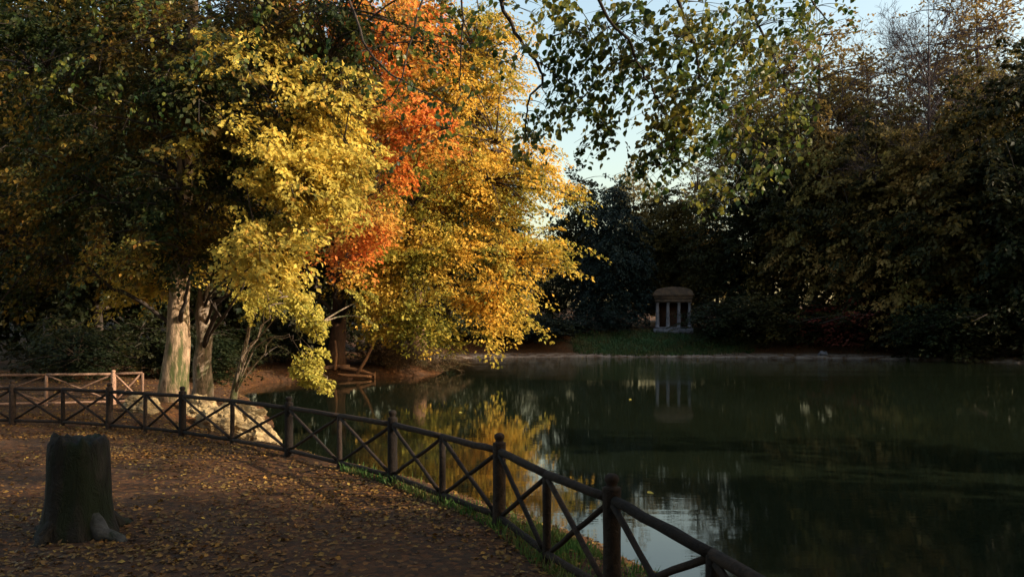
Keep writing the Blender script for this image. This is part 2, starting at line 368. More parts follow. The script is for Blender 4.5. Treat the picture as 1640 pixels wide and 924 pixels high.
class Foliage:
    def __init__(s, shape='rhomb'): s.v = []; s.f = []; s.n = 0; s.shape = shape
    def add(s, v, fs):
        s.v.append(v); s.f += [f + s.n for f in fs]; s.n += len(v)
    def sprays(s, c, ax, n_leaf, Ls, Ws, Ts, leaf, rng, jit=.55, aspect=.62, hang=.25):
        """flattened sprays of leaves along branch tips"""
        k = len(c)
        ax = norm(ax); up = np.tile(np.array([0, 0, 1.]), (k, 1))
        side = norm(np.cross(ax, up)); nr = np.cross(side, ax)
        u = rng.uniform(-1, 1, (k, n_leaf)); v = rng.uniform(-1, 1, (k, n_leaf)); w_ = rng.normal(0, .5, (k, n_leaf))
        v = v * np.sqrt(np.clip(1 - u * u * .8, .05, 1)); sag = -(u + 1) ** 2 * .25 * hang
        L_, W_, T_ = (np.asarray(q)[:, None, None] for q in (Ls, Ws, Ts))
        p = c[:, None] + ax[:, None] * (u[..., None] * L_) + side[:, None] * (v[..., None] * W_) + nr[:, None] * (w_[..., None] * T_)
        p[..., 2] += sag * L_[..., 0]
        a = ax[:, None] * .7 + side[:, None] * np.sign(v)[..., None] * .8 + rng.normal(0, .45, (k, n_leaf, 3)) + np.array([0, 0, -hang])
        nn = nr[:, None] + rng.normal(0, jit, (k, n_leaf, 3))
        sz = leaf * rng.uniform(.5, 1.4, (k, n_leaf))
        m = k * n_leaf
        s.add(*leaves(p.reshape(m, 3), a.reshape(m, 3), nn.reshape(m, 3), sz.ravel(), aspect, s.shape, rng))
    def mesh(s, name, mat): return mesh_np(name, np.concatenate(s.v), np.concatenate(s.f), mat)

def blob(px, py, rx, ry, Y, ry_m, wgt=1.0):
    """a crown lobe: centre and radii measured on the photo at its real distance Y, depth radius in metres"""
    return (at(px, py, Y), np.array([rx / F * Y, ry_m, ry / F * Y]), wgt)

def make_tree(root, base, top, r0, blobs, mat, bark, n_spray, n_leaf, leaf, spray_len, seed, gap=.12, gap_scale=.6, shell=.45, droop=.35,
              n_limb=14, twig_frac=.35, flat=.16, origin=None, trunk_wob=.25, aspect=.62, shape='rhomb', arch=.12, limb_r=.3, jit=.55, twig_r=.012, limb_bark=None):
    rng = np.random.default_rng(seed)
    origin = np.asarray(base if origin is None else origin, float)
    base = np.asarray(base, float); top = np.asarray(top, float)
    H = np.linalg.norm(top - base)
    tp = bez(base - (0, 0, .25), (base * .6 + top * .4) + rng.normal(0, trunk_wob, 3) * (1, 1, 0), top, 16)
    tp[1:] += rng.normal(0, trunk_wob * .12, (15, 3)) * (1, 1, .2)
    tr = r0 * (1 - np.linspace(0, 1, 16) ** 1.1 * .88); tr[0] *= 1.28; tr[1] *= 1.06
    T = Tubes()
    T.add(tp - origin, tr, 12, True, .22, lambda t, a: (.14 * np.maximum(0, 1 - t * 9)) * (np.cos(a * 4 + seed) ** 2))
    # spray centres
    vol = np.array([np.prod(b[1]) ** .8 * b[2] for b in blobs]); pick = rng.choice(len(blobs), n_spray * 2, p=vol / vol.sum())
    d = norm(rng.normal(size=(n_spray * 2, 3))); rr = rng.uniform(shell ** 3, 1, n_spray * 2) ** (1 / 3)
    rr *= 1 + .18 * rng.normal(size=n_spray * 2)
    cb = np.array([b[0] for b in blobs])[pick]; rb = np.array([b[1] for b in blobs])[pick]
    c = cb + d * rr[:, None] * rb
    gz_ = height(c[:, 0], c[:, 1]) if abs(base[1]) < 1000 else np.full(len(c), -1.)
    keep = np.array([mnoise.noise(Vector(q * gap_scale) + Vector((seed, 0, 0))) > -.5 + gap * 2 for q in c]) & (c[:, 2] > np.maximum(gz_, WATER_Z) + .4)
    c = c[keep][:n_spray]; cb = cb[keep][:n_spray]
    axis_pt = base + (top - base) * np.clip(((c - base) @ (top - base) / H ** 2), .1, 1)[:, None]
    out = norm((c - axis_pt) * (1, 1, .35) + .4 * (c - cb))
    ax = out + rng.normal(0, .35, c.shape) + np.array([0, 0, -droop])
    k = len(c); sl = spray_len * rng.uniform(.6, 1.35, k)
    fo = Foliage(shape)
    fo.sprays(c - origin, ax, n_leaf, sl, sl * .55, sl * flat, leaf, rng, jit, aspect, droop)
    T.cur = 1
    # limbs to lobe centres and to far sprays, twigs to the rest
    targets = [b[0] for b in blobs][:n_limb]
    if len(c):
        while len(targets) < n_limb: targets.append(c[rng.integers(len(c))])
    nodes = [tp[6:]]; noder = [tr[6:]]
    for t in targets:
        t = np.asarray(t); hd = np.linalg.norm((t - base)[:2])
        f = np.clip(((t[2] - base[2]) - hd * .55) / H, .16, .93)
        i = f * 15; i0 = int(i); st = tp[i0] + (tp[min(i0 + 1, 15)] - tp[i0]) * (i - i0); r_st = max(tr[i0] * limb_r, .02)
        mid = st * .45 + t * .55 + np.array([0, 0, arch * hd]) + rng.normal(0, .06 * hd, 3)
        pl = bez(st, mid, t, 12); pl[2:] += rng.normal(0, .02 * hd + .01, (10, 3))
        rl = r_st * (1 - np.linspace(0, 1, 12) * .85)
        T.add(pl - origin, rl, 6, True); nodes.append(pl[3:]); noder.append(rl[3:])
    nodes = np.concatenate(nodes)
    for q in rng.permutation(k)[:int(k * twig_frac)]:
        dd = np.linalg.norm(nodes - c[q], axis=1) + .3 * np.maximum(0, nodes[:, 2] - c[q][2])
        j = int(np.argmin(dd)); 
        tip = c[q] + norm(ax[q]) * sl[q] * .7
        p = bez(nodes[j], (nodes[j] + c[q]) / 2 + np.array([0, 0, .12 * dd[j]]) + rng.normal(0, .06 * dd[j], 3), c[q], 6)
        p = np.concatenate([p, (tip + np.array([0, 0, -.15 * sl[q]]))[None]])
        T.add(p - origin, np.linspace(twig_r * 1.8, twig_r * .35, 7) * (1 + dd[j] * .25), 4, False)
    link_mesh('trunk', T.mesh('trunk', [bark, limb_bark or bark]), root)
    link_mesh('crown', fo.mesh('crown', mat), root)
    return c

def tree_thing(name, label, cat, base, group=None):
    return thing(name, label, cat, tuple(base), group)

# ------------------------------------------------------------------ left bank trees
def bpos(px, Y, dz=0):
    x = (px - HX) / F * Y; return np.array([x, Y, hz(x, Y) + dz])

b = bpos(277, 19)
t = tree_thing('beech_tree', 'large pale trunk with green moss streaks behind the wooden fence, dark spreading crown above', 'tree', b)
make_tree(t, b, b + (0.9, -.6, 15), .30,
          [blob(300, 90, 230, 120, 18.5, 3.0), blob(170, 310, 150, 130, 18.5, 2.5), blob(60, 110, 160, 160, 18, 3), blob(430, 150, 130, 110, 17, 2.4, 1.3), blob(520, 110, 90, 80, 17.2, 1.6, 1.2),
           blob(470, 60, 90, 70, 17.5, 2.4), blob(380, 300, 110, 90, 17.5, 2), blob(20, 380, 140, 110, 19, 2.5),
           blob(440, 10, 300, 60, 17, 3), blob(285, 290, 105, 110, 16.8, 1.2, 1.4), blob(300, 405, 70, 45, 17.2, .9, 1.3), blob(400, 260, 90, 90, 16.8, 1.3), blob(250, 200, 140, 100, 16.5, 1.8)],
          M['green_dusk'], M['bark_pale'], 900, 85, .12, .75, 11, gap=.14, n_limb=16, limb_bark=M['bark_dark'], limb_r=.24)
b = bpos(322, 20.5)
t = tree_thing('beech_tree', 'slimmer pale trunk just right of the mossy trunk, bright yellow lower crown', 'tree', b)
make_tree(t, b, b + (1.2, -2.5, 11), .24,
          [blob(490, 290, 85, 68, 15.6, 1.2, 1.5), blob(445, 385, 62, 38, 15.2, .9, 1.3), blob(390, 110, 110, 60, 16.0, 1.2, .30), blob(315, 250, 60, 60, 16.2, .9, .14), blob(450, 205, 85, 50, 16.0, 1.0, .5), blob(500, 150, 90, 50, 16.2, 1.2, .32), blob(545, 220, 55, 42, 16.2, .9, .9), blob(350, 380, 90, 70, 20, 1.6, .7), blob(240, 430, 80, 60, 21, 1.6, .6), blob(420, 425, 55, 32, 15.4, .8, .8)],
          M['gold_green'], M['bark_grey'], 400, 85, .115, .6, 12, gap=.2, n_limb=10, limb_bark=M['bark_dark'], limb_r=.2, gap_scale=.9, jit=.7)
b = bpos(366, 21)
t = tree_thing('young_tree', 'thin leaning trunk above the sunlit rocks with bright lime gold hanging sprays', 'tree', b)
make_tree(t, b, at(412, 470, 21), .115,
          [blob(430, 485, 55, 32, 20.5, 1.0), blob(482, 490, 20, 24, 19.5, .4, 2.2), blob(505, 520, 22, 18, 19.3, .35, 2.6), blob(506, 562, 15, 24, 19.2, .3, 2.6), blob(492, 592, 24, 18, 19.2, .35, 3.4), blob(512, 612, 26, 14, 19.2, .3, 3),
           blob(585, 490, 34, 26, 20, .5, 1.2)],
          M['lime_gold'], M['bark_grey'], 96, 60, .095, .30, 13, gap=.0, n_limb=6, trunk_wob=.08, arch=.75, limb_r=.25)

b = bpos(538, 45)
t = tree_thing('maple_tree', 'red orange maple on the left bank in front of the yellow beech', 'tree', b)
make_tree(t, b, b + (1.5, -3, 20), .48,
          [blob(620, 60, 85, 60, 35, 2.2, 1.6), blob(585, 20, 110, 45, 36, 2.2, 1.2), blob(640, 190, 80, 42, 35.5, 2, 1.3), blob(690, 225, 45, 25, 36, 1.5), blob(610, 285, 42, 50, 35, 1.6), blob(585, 345, 48, 40, 35, 1.6), blob(548, 408, 45, 32, 35, 1.5, 1.5), blob(500, 440, 30, 20, 36, 1),
           blob(500, 360, 40, 50, 37.5, 2)],
          M['red'], M['bark_brown'], 430, 62, .20, 1.2, 14, gap=.24, gap_scale=.55, n_limb=10, jit=.7, limb_bark=M['bark_dark'])

b = bpos(668, 51)
t = tree_thing('beech_tree', 'tall golden yellow beech drooping over the water in the middle', 'tree', b)
make_tree(t, b, b + (1.0, -1, 25), .6,
          [blob(700, 110, 130, 120, 47, 5), blob(640, 300, 120, 120, 45, 4), blob(780, 290, 95, 95, 44, 4), blob(845, 300, 70, 70, 45, 3.2), blob(850, 415, 62, 60, 44, 3), blob(740, 420, 120, 70, 43, 3.5),
           blob(660, 440, 85, 60, 42, 3), blob(805, 500, 62, 50, 43, 2.5), blob(750, 200, 70, 110, 46, 4), blob(600, 430, 70, 60, 43, 3), blob(710, 500, 70, 40, 43, 2.5), blob(690, 530, 60, 26, 42.5, 2), blob(635, 515, 50, 30, 42, 2), blob(770, 90, 70, 90, 46, 3), blob(650, 360, 70, 70, 42, 3)],
          M['yellow'], M['bark_brown'], 1250, 84, .20, 1.5, 15, gap=.24, gap_scale=.5, n_limb=22, droop=.35, twig_frac=.5, flat=.09, limb_bark=M['bark_dark'], limb_r=.36, twig_r=.02, shell=.3)

# ------------------------------------------------------------------ prototypes for the trees in the distance
def proto_tree(kind, seed):
    """unit designs about 20 m tall at the origin, with a trunk and a crown; moved and scaled as copies"""
    root = thing(kind, kind, 'tree')
    base = np.array([0, 5000., 0]); o = base           # far from the lake so that the water test never culls it
    rng = np.random.default_rng(seed)
    def B(x, y, z, rx, ry, rz, w_=1): return (base + (x, y, z), np.array([rx, ry, rz], float), w_)
    if kind == 'broadleaf_tree':
        bl = [B(0, 0, 14, 4.6, 4.6, 5), B(-2.8, 1, 9, 3.8, 4, 4), B(3, -1, 9.5, 3.8, 4, 4), B(.5, -2.8, 7, 4, 3.4, 4), B(-1, 2.8, 8, 4, 3.4, 4), B(1, 0, 4.2, 4.4, 4.4, 2.6)]
        make_tree(root, base, base + (.4, .2, 18), .34, bl, M['olive'], M['bark_dark'], 640, 42, .38, 1.25, seed, gap=.07, gap_scale=.4, n_limb=10, twig_frac=.12, origin=o)
    elif kind == 'oval_tree':
        bl = [B(0, 0, 15, 3.6, 3.6, 5), B(-1.5, 1, 9.5, 3.8, 3.6, 4.6), B(1.8, -.8, 8, 3.6, 3.8, 4.2), B(0, .4, 4, 4, 4, 2.4)]
        make_tree(root, base, base + (-.3, .4, 19), .3, bl, M['dark_green'], M['bark_dark'], 560, 42, .36, 1.15, seed, gap=.1, gap_scale=.45, n_limb=9, twig_frac=.1, origin=o)
    elif kind == 'evergreen_tree':
        bl = [B(0, 0, 4, 5.2, 5.2, 3.4), B(0, 0, 9, 4.8, 4.8, 4), B(0, 0, 14, 3.8, 3.8, 4), B(0, 0, 18, 2.2, 2.2, 2.6)]
        make_tree(root, base, base + (0, 0, 20), .35, bl, M['evergreen'], M['bark_dark'], 760, 44, .32, 1.1, seed, gap=.04, n_limb=8, twig_frac=.05, droop=.6, origin=o, shell=.6)
    elif kind == 'sparse_tree':
        bl = [B(0, 0, 17, 4.2, 4.2, 4.4), B(-3, 1, 12.5, 3.2, 3.2, 3.4), B(3, -1, 13, 3.2, 3.2, 3.6), B(0, 2, 10, 3.6, 3.2, 3)]
        make_tree(root, base, base + (.5, -.3, 21), .32, bl, M['russet'], M['bark_bare'], 760, 26, .25, 1.2, seed, gap=.16, gap_scale=.5, n_limb=16, twig_frac=.9, droop=.0, origin=o, twig_r=.016)
    elif kind == 'shrub':
        bl = [B(0, 0, 1.5, 1.9, 1.9, 1.5), B(1.3, .4, 1.1, 1.4, 1.5, 1.1), B(-1.3, -.4, 1.2, 1.5, 1.4, 1.2)]
        make_tree(root, base, base + (0, 0, 2.2), .07, bl, M['dark_green'], M['bark_dark'], 230, 42, .115, .5, seed, gap=.04, n_limb=7, twig_frac=.2, origin=o)
    return root

def bare_tree(root, seed, H=24, r0=.34):
    rng = np.random.default_rng(seed); T = Tubes()
    tp = bez((0, 0, -.3), (.3, .2, H * .5), (.1, 0, H), 14); tr = r0 * (1 - np.linspace(0, 1, 14) * .93); tr[0] *= 1.5
    T.add(tp, tr, 10, True, .15)
    def grow(p0, d, L, r, lev):
        n = 6; pts = [np.array(p0)]; d = np.array(d)
        for i in range(n):
            d = norm(d + rng.normal(0, .16, 3) + np.array([0, 0, .07])); pts.append(pts[-1] + d * L / n)
        pts = np.array(pts)
        T.add(pts, np.linspace(r, r * .25, n + 1), 5 if lev == 0 else 3, False)
        if lev < 3:
            for q in range((9, 7, 5)[lev]):
                f = rng.uniform(.2, 1) * n; i0 = min(int(f), n - 1); st = pts[i0] + (pts[i0 + 1] - pts[i0]) * (f - i0)
                dd = norm(norm(pts[i0 + 1] - pts[i0]) * .8 + norm(rng.normal(size=3)) * .85)
                grow(st, dd, L * rng.uniform(.35, .55), max(r * (1 - f / n * .7) * .5, .02), lev + 1)
    for i in range(34):
        f = rng.uniform(.2, .99); i0 = f * 13; st = tp[int(i0)] + (tp[min(int(i0) + 1, 13)] - tp[int(i0)]) * (i0 - int(i0))
        a = rng.uniform(0, 6.28); up = .35 + f * .9
        grow(st, norm(np.array([math.cos(a), math.sin(a), up])), H * (.34 * (1.1 - f) + .10), r0 * (1.05 - f) * .5 + .02, 0)
    link_mesh('trunk', T.mesh('trunk', M['bark_bare']), root)

protos = {}
for k_, s_ in (('broadleaf_tree', 31), ('oval_tree', 32), ('evergreen_tree', 33), ('sparse_tree', 34), ('shrub', 35)): protos[k_] = proto_tree(k_, s_)
used = set()
def copy_tree(kind, loc, scale, rotz, label, mat=None, group=None, cat='tree', name=None):
    src = protos[kind]
    if kind in used:
        o = src.copy(); COL.objects.link(o); kids = []
        for ch in src.children:
            c = ch.copy(); COL.objects.link(c); c.parent = o; kids.append(c)
    else:
        used.add(kind); o = src; kids = list(src.children)
    if name: o.name = name
    o.location = loc; o.scale = scale if hasattr(scale, '__len__') else (scale,) * 3; o.rotation_euler = (0, 0, rotz)
    o['label'] = label; o['category'] = cat
    if group: o['group'] = group
    elif 'group' in o: del o['group']
    for c in kids:
        if c.name.startswith('crown'):
            c.material_slots[0].link = 'OBJECT'; c.material_slots[0].material = mat or src_mat[kind]
    return o
src_mat = {k: [c for c in r.children if c.name.startswith('crown')][0].data.materials[0] for k, r in protos.items()}

def far(kind, px, Y, top_py, label, width=1.0, mat=None, rot=0.0, group=None, H0=None, **kw):
    """stands at photo column px and distance Y, its top reaching photo row top_py"""
    H0 = H0 or {'broadleaf_tree': 19.5, 'oval_tree': 20.5, 'evergreen_tree': 20.5, 'sparse_tree': 22.0, 'shrub': 3.0}[kind]
    p = bpos(px, Y); s = (ZC - (top_py - HY) / F * Y - p[2]) / H0
    return copy_tree(kind, tuple(p), (s * width, s * width, s), rot, label, mat, group, **kw)

G1 = 'trees on the far bank'
far('evergreen_tree', 985, 97, 296, 'dark blue green evergreen standing left of the temple', 1.15, rot=.4)
far('broadleaf_tree', 935, 112, 268, 'green leafy treetop rising left behind the dark evergreen', .9, mat=M['dark_green'], rot=1.0, group=G1)
far('broadleaf_tree', 1018, 118, 262, 'gold treetop coloured as if sunlit peeping out behind the dark evergreen', .8, mat=M['sunlit_gold'], rot=2.0, group=G1)
far('oval_tree', 1082, 106, 300, 'olive tree right behind the temple roof', .95, mat=M['olive'], rot=.3, group=G1)
far('broadleaf_tree', 880, 100, 420, 'low dark tree behind the hanging yellow branches at the far shore', 1.2, mat=M['dark_green'], rot=2.7, group=G1)
far('broadleaf_tree', 800, 96, 330, 'dark tree hidden mostly behind the yellow beech', 1.1, mat=M['dark_green'], rot=.7, group=G1)
far('broadleaf_tree', 1062, 116, 296, 'olive tree in the gap between the evergreen and the temple', 1.0, mat=M['olive'], rot=2.6, group=G1)
far('oval_tree', 1118, 114, 290, 'brown tree behind the right half of the temple roof', 1.2, mat=M['russet'], rot=.1, group=G1)
far('broadleaf_tree', 1150, 97, 300, 'broad olive tree to the right of the temple', .95, mat=M['olive'], rot=1.7, group=G1)
far('oval_tree', 1215, 92, 215, 'tall dark green tree second to the right of the temple', .85, rot=.9, group=G1)
far('broadleaf_tree', 1275, 88, 165, 'rounded olive brown tree in the middle of the right bank', .85, mat=M['olive'], rot=2.2, group=G1)
far('broadleaf_tree', 1345, 84, 185, 'russet brown tree over the maroon shrub on the right bank', .85, mat=M['russet'], rot=.2, group=G1)
far('oval_tree', 1410, 80, 160, 'dark green tree below the bare treetop', .9, mat=M['olive'], rot=1.2, group=G1)
far('broadleaf_tree', 1480, 76, 190, 'russet tree in front of the bare trunk at the right', .9, mat=M['russet'], rot=2.9, group=G1)
far('broadleaf_tree', 1570, 72, 120, 'dark olive tree at the far right end of the bank', .9, mat=M['olive'], rot=.6, group=G1)
far('oval_tree', 1650, 68, 60, 'tall dark tree cut off by the right edge of the picture', .9, rot=1.5, group=G1)
far('sparse_tree', 1300, 100, 35, 'thin crowned tan tree against the sky left of the bare tree', 1.05, rot=.5, group=G1)
far('sparse_tree', 1395, 96, 70, 'thin crowned brown tree next to the bare tree', .9, rot=2.4, group=G1)
far('sparse_tree', 1560, 90, -30, 'tall thin crowned tree right of the bare tree', .9, rot=1.3, group=G1)
far('sparse_tree', 1225, 104, 95, 'thin crowned tan tree standing lowest and leftmost against the sky on the right bank', 1.0, rot=3.1, group=G1)
far('sparse_tree', 1430, 92, 140, 'lower thin crowned tan tree at the left foot of the bare tree', 1.0, rot=4.0, group=G1)
p = bpos(1486, 84)
bt = thing('bare_tree', 'tall leafless dark tree against the sky at upper right', 'tree', tuple(p))
bare_tree(bt, 5, H=36, r0=.42)
# understorey along the right shore
GS = 'shrubs along the far shore'
for px, Y, top, wd, mt, lb in [(1165, 88, 470, 1.7, 'dark_green', 'dark shrub close beside the temple on its right'), (1225, 87, 455, 1.6, 'olive', 'olive shrub second to the right of the temple'),
                               (1290, 84, 470, 1.5, 'dark_green', 'dark shrub left of the pale stone on the far shore'), (1390, 80.5, 462, 1.5, 'maroon', 'dull maroon shrub on the right bank'),
                               (1340, 83.5, 480, 1.4, 'dark_green', 'dark shrub between the pale stone and the maroon shrub'), (1455, 76.5, 470, 1.5, 'dark_green', 'dark shrub just right of the maroon shrub'),
                               (1530, 72.5, 460, 1.5, 'dark_green', 'dark shrub at the water near the right edge'), (1610, 69, 450, 1.6, 'dark_green', 'dark shrub cut off by the right edge'),
                               (690, 84, 490, 2.2, 'dark_green', 'dark bush at the shore far behind the tip of the left bank'), (860, 88, 500, 2.2, 'evergreen', 'dark bush between the lowest yellow branches and the lawn'), (900, 90, 500, 2.2, 'evergreen', 'low dark bush at the far shore left of the lawn'), (965, 93, 490, 2.0, 'evergreen', 'dark bush under the evergreen left of the temple'),
                               (830, 88, 490, 2.2, 'dark_green', 'dark bush at the shore behind the lowest yellow branches'), (755, 86, 500, 2.2, 'dark_green', 'dark bush behind the gap under the yellow beech'), (1120, 99, 480, 1.6, 'dark_green', 'dark bush directly behind the temple')]:
    far('shrub', px, Y, top, lb, wd, M[mt], px * .37, GS, cat='shrub')
far('shrub', 655, 47.8, 540, 'brown scrubby bush on the left bank at the water under the yellow beech', 1.5, M['brown_scrub'], 1.1, None, cat='shrub')
far('shrub', 612, 46.2, 535, 'dark low bush behind the fallen branches on the left bank', 1.3, M['brown_scrub'], 2.1, None, cat='shrub')
far('shrub', 700, 49.6, 556, 'small brown bush at the very tip of the left bank', 1.6, M['brown_scrub'], .4, None, cat='shrub')
# left woodland behind the lit trunks
GL = 'dark woodland trees on the left'
for i, (px, Y, top, kd, lb) in enumerate([
        (-60, 34, 60, 'broadleaf_tree', 'dark woodland tree outermost on the left'), (60, 40, -40, 'oval_tree', 'dark woodland tree left of the far fence'),
        (160, 33, 40, 'broadleaf_tree', 'dark woodland tree behind the far fence'), (250, 46, -60, 'oval_tree', 'dark woodland tree behind the mossy trunk'),
        (345, 40, 60, 'broadleaf_tree', 'dark woodland tree behind the leaning trunk'), (420, 52, -40, 'oval_tree', 'dark woodland tree behind the lime gold sprays'),
        (490, 58, 30, 'broadleaf_tree', 'dark woodland tree left behind the red maple'), (580, 64, 60, 'broadleaf_tree', 'dark woodland tree between red maple and yellow beech'),
        (100, 60, -120, 'broadleaf_tree', 'taller woodland tree farther back on the left'), (640, 67, 90, 'broadleaf_tree', 'dark woodland tree hidden behind the left half of the yellow beech'), (708, 86, 120, 'oval_tree', 'dark woodland tree hidden behind the middle of the yellow beech'), (762, 90, 200, 'broadleaf_tree', 'dark woodland tree hidden behind the right half of the yellow beech')]):
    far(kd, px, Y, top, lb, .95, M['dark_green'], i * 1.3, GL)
for i, (px, Y, top, lb) in enumerate([(225, 31, 500, 'dark bush behind the far fence panel'), (330, 33, 510, 'dark bush behind the two pale trunks'), (430, 45, 500, 'dark bush at the head of the inlet'), (110, 28, 500, 'dark bush at the left end of the far fence'), (500, 52, 500, 'dark bush behind the maple trunk')]):
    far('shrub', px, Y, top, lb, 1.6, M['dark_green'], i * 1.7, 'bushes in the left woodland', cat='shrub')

# right shore, out of the picture: tall trees added to shade the far bank
for i, (x, y, h_) in enumerate([(58, 76, 26), (64, 67, 27), (54, 68, 23), (70, 75, 28), (60, 88, 28), (66, 95, 29), (75, 85, 29), (57, 98, 27)]):
    copy_tree('broadleaf_tree', (x, y, hz(x, y)), (h_ / 19.5 * .95,) * 2 + (h_ / 19.5,), i * 1.1, 'unseen tall tree added on the right shore to shade the far bank', M['olive'], 'unseen shade trees on the right shore')

# ------------------------------------------------------------------ near bank trees: the canopy over the viewer, and unseen shade trees
b = np.array([6.6, -1.2, hz(6.6, -1.2)])
near = tree_thing('lime_tree', 'near tree whose dark leafy branches hang from the top of the picture', 'tree', b)
def near_tree():
    rng = np.random.default_rng(21); o = b
    T = Tubes(); fo = Foliage('heart')
    tp = bez(b - (0, 0, .3), b + (.2, .2, 6), b + (-.3, .6, 14), 16); tr = .42 * (1 - np.linspace(0, 1, 16) * .85); tr[0] *= 1.5
    T.add(tp - o, tr, 14, True, .2)
    def px_line(pts, Y0, Y1):
        n = len(pts); return np.array([at(p[0], p[1], Y0 + (Y1 - Y0) * i / (n - 1)) for i, p in enumerate(pts)])
    def smooth(p, n):
        for _ in range(n):
            q = np.empty((len(p) * 2 - 1, 3)); q[::2] = p; q[1::2] = (p[:-1] + p[1:]) / 2
            q[2:-2:2] = q[2:-2:2] * .5 + (q[1:-3:2] + q[3:-1:2]) * .25; p = q
        return p
    limbs = [([(770, -90), (800, 10), (836, 70), (850, 90), (876, 122), (858, 142), (843, 165), (842, 210)], 6.6, 7.0, .020),
             ([(850, 90), (900, 130), (940, 165), (975, 235)], 6.7, 7.2, .007),
             ([(925, -90), (955, 5), (1000, 55), (1020, 95), (1045, 150), (1075, 195)], 6.2, 6.8, .017),
             ([(1060, -90), (1088, 10), (1112, 75), (1128, 140)], 6.8, 7.4, .024),
             ([(1100, 65), (1150, 75), (1190, 70)], 7.1, 7.3, .012),
             ([(1150, -90), (1200, 10), (1235, 80), (1255, 130)], 7.4, 8.0, .02),
             ([(1120, 120), (1180, 190), (1225, 240), (1270, 300)], 7.2, 7.7, .008),
             ([(1075, 195), (1085, 235), (1060, 265)], 6.8, 6.9, .009),
             ([(735, -90), (744, 20), (735, 90), (738, 150), (722, 205)], 7.4, 8.0, .012),
             ([(540, -60), (575, 60), (610, 110), (640, 130), (690, 150), (735, 180)], 8.5, 8.0, .016),
             ([(690, -60), (660, 60), (640, 150), (600, 175), (560, 185)], 8.2, 8.6, .013),
             ([(880, 60), (940, 45), (985, 40)], 6.7, 6.9, .007), ([(1240, -90), (1300, 0), (1330, 40)], 8.0, 8.5, .018)]
    allp = []
    for pts, y0, y1, r in limbs:
        p = px_line(pts, y0, y1)
        if pts[0][1] < 0:
            hub = b + np.array([-1.5, 2.5, 8.2]) if pts[0][0] > 600 else b + np.array([-3.5, 3.5, 9])
            pre = bez(tp[8], hub, p[0], 8)[:-1]
            T.add(np.concatenate([pre, p[:1]]) - o, np.linspace(.13, r * 1.05, 8), 8, True)
        p = smooth(p, 2); p[1:-1] += rng.normal(0, .012, (len(p) - 2, 3))
        T.add(p - o, np.linspace(r, r * .35, len(p)), 7, True); allp.append(p)
    nodes = np.concatenate(allp)
    # clumps seen on the photo, at their distance: column, row, radii, distance, depth radius, number of twigs
    cl = [(905, 40, 45, 25, 6.8, .4, 9), (925, 90, 40, 30, 6.8, .4, 7), (960, 65, 35, 30, 6.7, .4, 7), (1000, 40, 60, 35, 6.8, .5, 14), (1075, 45, 70, 45, 7.0, .6, 22), (1150, 60, 60, 50, 7.3, .6, 24),
          (1105, 105, 70, 45, 7.0, .6, 20), (1225, 45, 75, 45, 7.8, .7, 28), (1300, 25, 45, 30, 8.2, .6, 12), (1260, 90, 60, 40, 7.8, .6, 14), (1190, 130, 55, 45, 7.4, .6, 16),
          (1035, 120, 40, 30, 6.7, .4, 7), (985, 125, 40, 18, 6.8, .4, 7), (1075, 200, 48, 26, 6.8, .35, 17), (1050, 240, 32, 26, 6.8, .3, 13), (1022, 268, 16, 10, 6.8, .15, 4), (1105, 235, 40, 34, 6.9, .4, 14),
          (1060, 160, 55, 30, 6.8, .45, 10), (1110, 160, 45, 30, 6.9, .4, 10), (960, 195, 30, 22, 7.1, .3, 6), (905, 185, 24, 14, 6.9, .3, 4), (860, 225, 32, 12, 7.0, .3, 6), (835, 90, 50, 30, 6.8, .4, 7),
          (890, 110, 40, 22, 6.8, .4, 7), (985, 170, 30, 22, 6.9, .3, 5), (1140, 305, 42, 28, 7.2, .35, 9), (1210, 270, 55, 50, 7.6, .5, 12), (1245, 200, 55, 55, 7.7, .5, 14), (1160, 215, 45, 40, 7.3, .5, 11),
          (930, 150, 50, 25, 6.9, .4, 7), (872, 172, 34, 24, 6.9, .3, 5), (968, 232, 34, 18, 7.1, .3, 5), (1000, 75, 40, 30, 6.9, .4, 8), (880, 15, 60, 25, 6.8, .5, 8), (780, 50, 40, 40, 7.3, .5, 5), (700, 40, 70, 40, 8, .6, 10), (735, 180, 50, 30, 8.0, .4, 8), (640, 150, 60, 30, 8.2, .5, 8), (590, 110, 60, 40, 8.5, .6, 9), (700, 110, 50, 40, 8, .5, 7), (660, 230, 50, 25, 8.2, .4, 7),
          (450, 20, 100, 40, 8.8, .9, 12), (520, 90, 50, 30, 8.8, .6, 5), (360, 60, 120, 60, 9.2, 1, 18), (240, 30, 120, 50, 9.6, 1, 16), (160, 130, 110, 70, 10, 1, 16)]
    C = []
    for px, py, rx, ry, Y, rd, n in cl:
        c0 = at(px, py, Y); R = np.array([rx / F * Y, rd, ry / F * Y])
        for _ in range(int(n * (1.35 if px > 850 else .8))):
            d = norm(rng.normal(size=3)) * rng.uniform(.1, 1) ** .5; C.append(c0 + d * R)
    C = np.array(C)
    ax = norm(rng.normal(0, .6, C.shape) * (1, 1, .5) + np.array([-.45, .1, -.55]))
    ln = rng.uniform(.14, .3, len(C))
    for q in range(len(C)):
        dd = np.linalg.norm(nodes - C[q], axis=1) + .6 * np.maximum(0, C[q][2] - nodes[:, 2]); j = int(np.argmin(dd))
        tip = C[q] + ax[q] * ln[q]
        mid = (nodes[j] + C[q]) / 2 + np.array([0, 0, .06]) + rng.normal(0, .03, 3)
        p = np.concatenate([bez(nodes[j], mid, C[q], 7), (C[q] + tip)[None] / 2 - (0, 0, .004), tip[None] - (0, 0, .02)])
        T.add(p - o, np.linspace(.0042, .0014, len(p)), 4, False)
    fo.sprays(C - o, ax, 13, ln, np.full(len(C), .075), np.full(len(C), .03), .056, rng, .55, .86, .5)
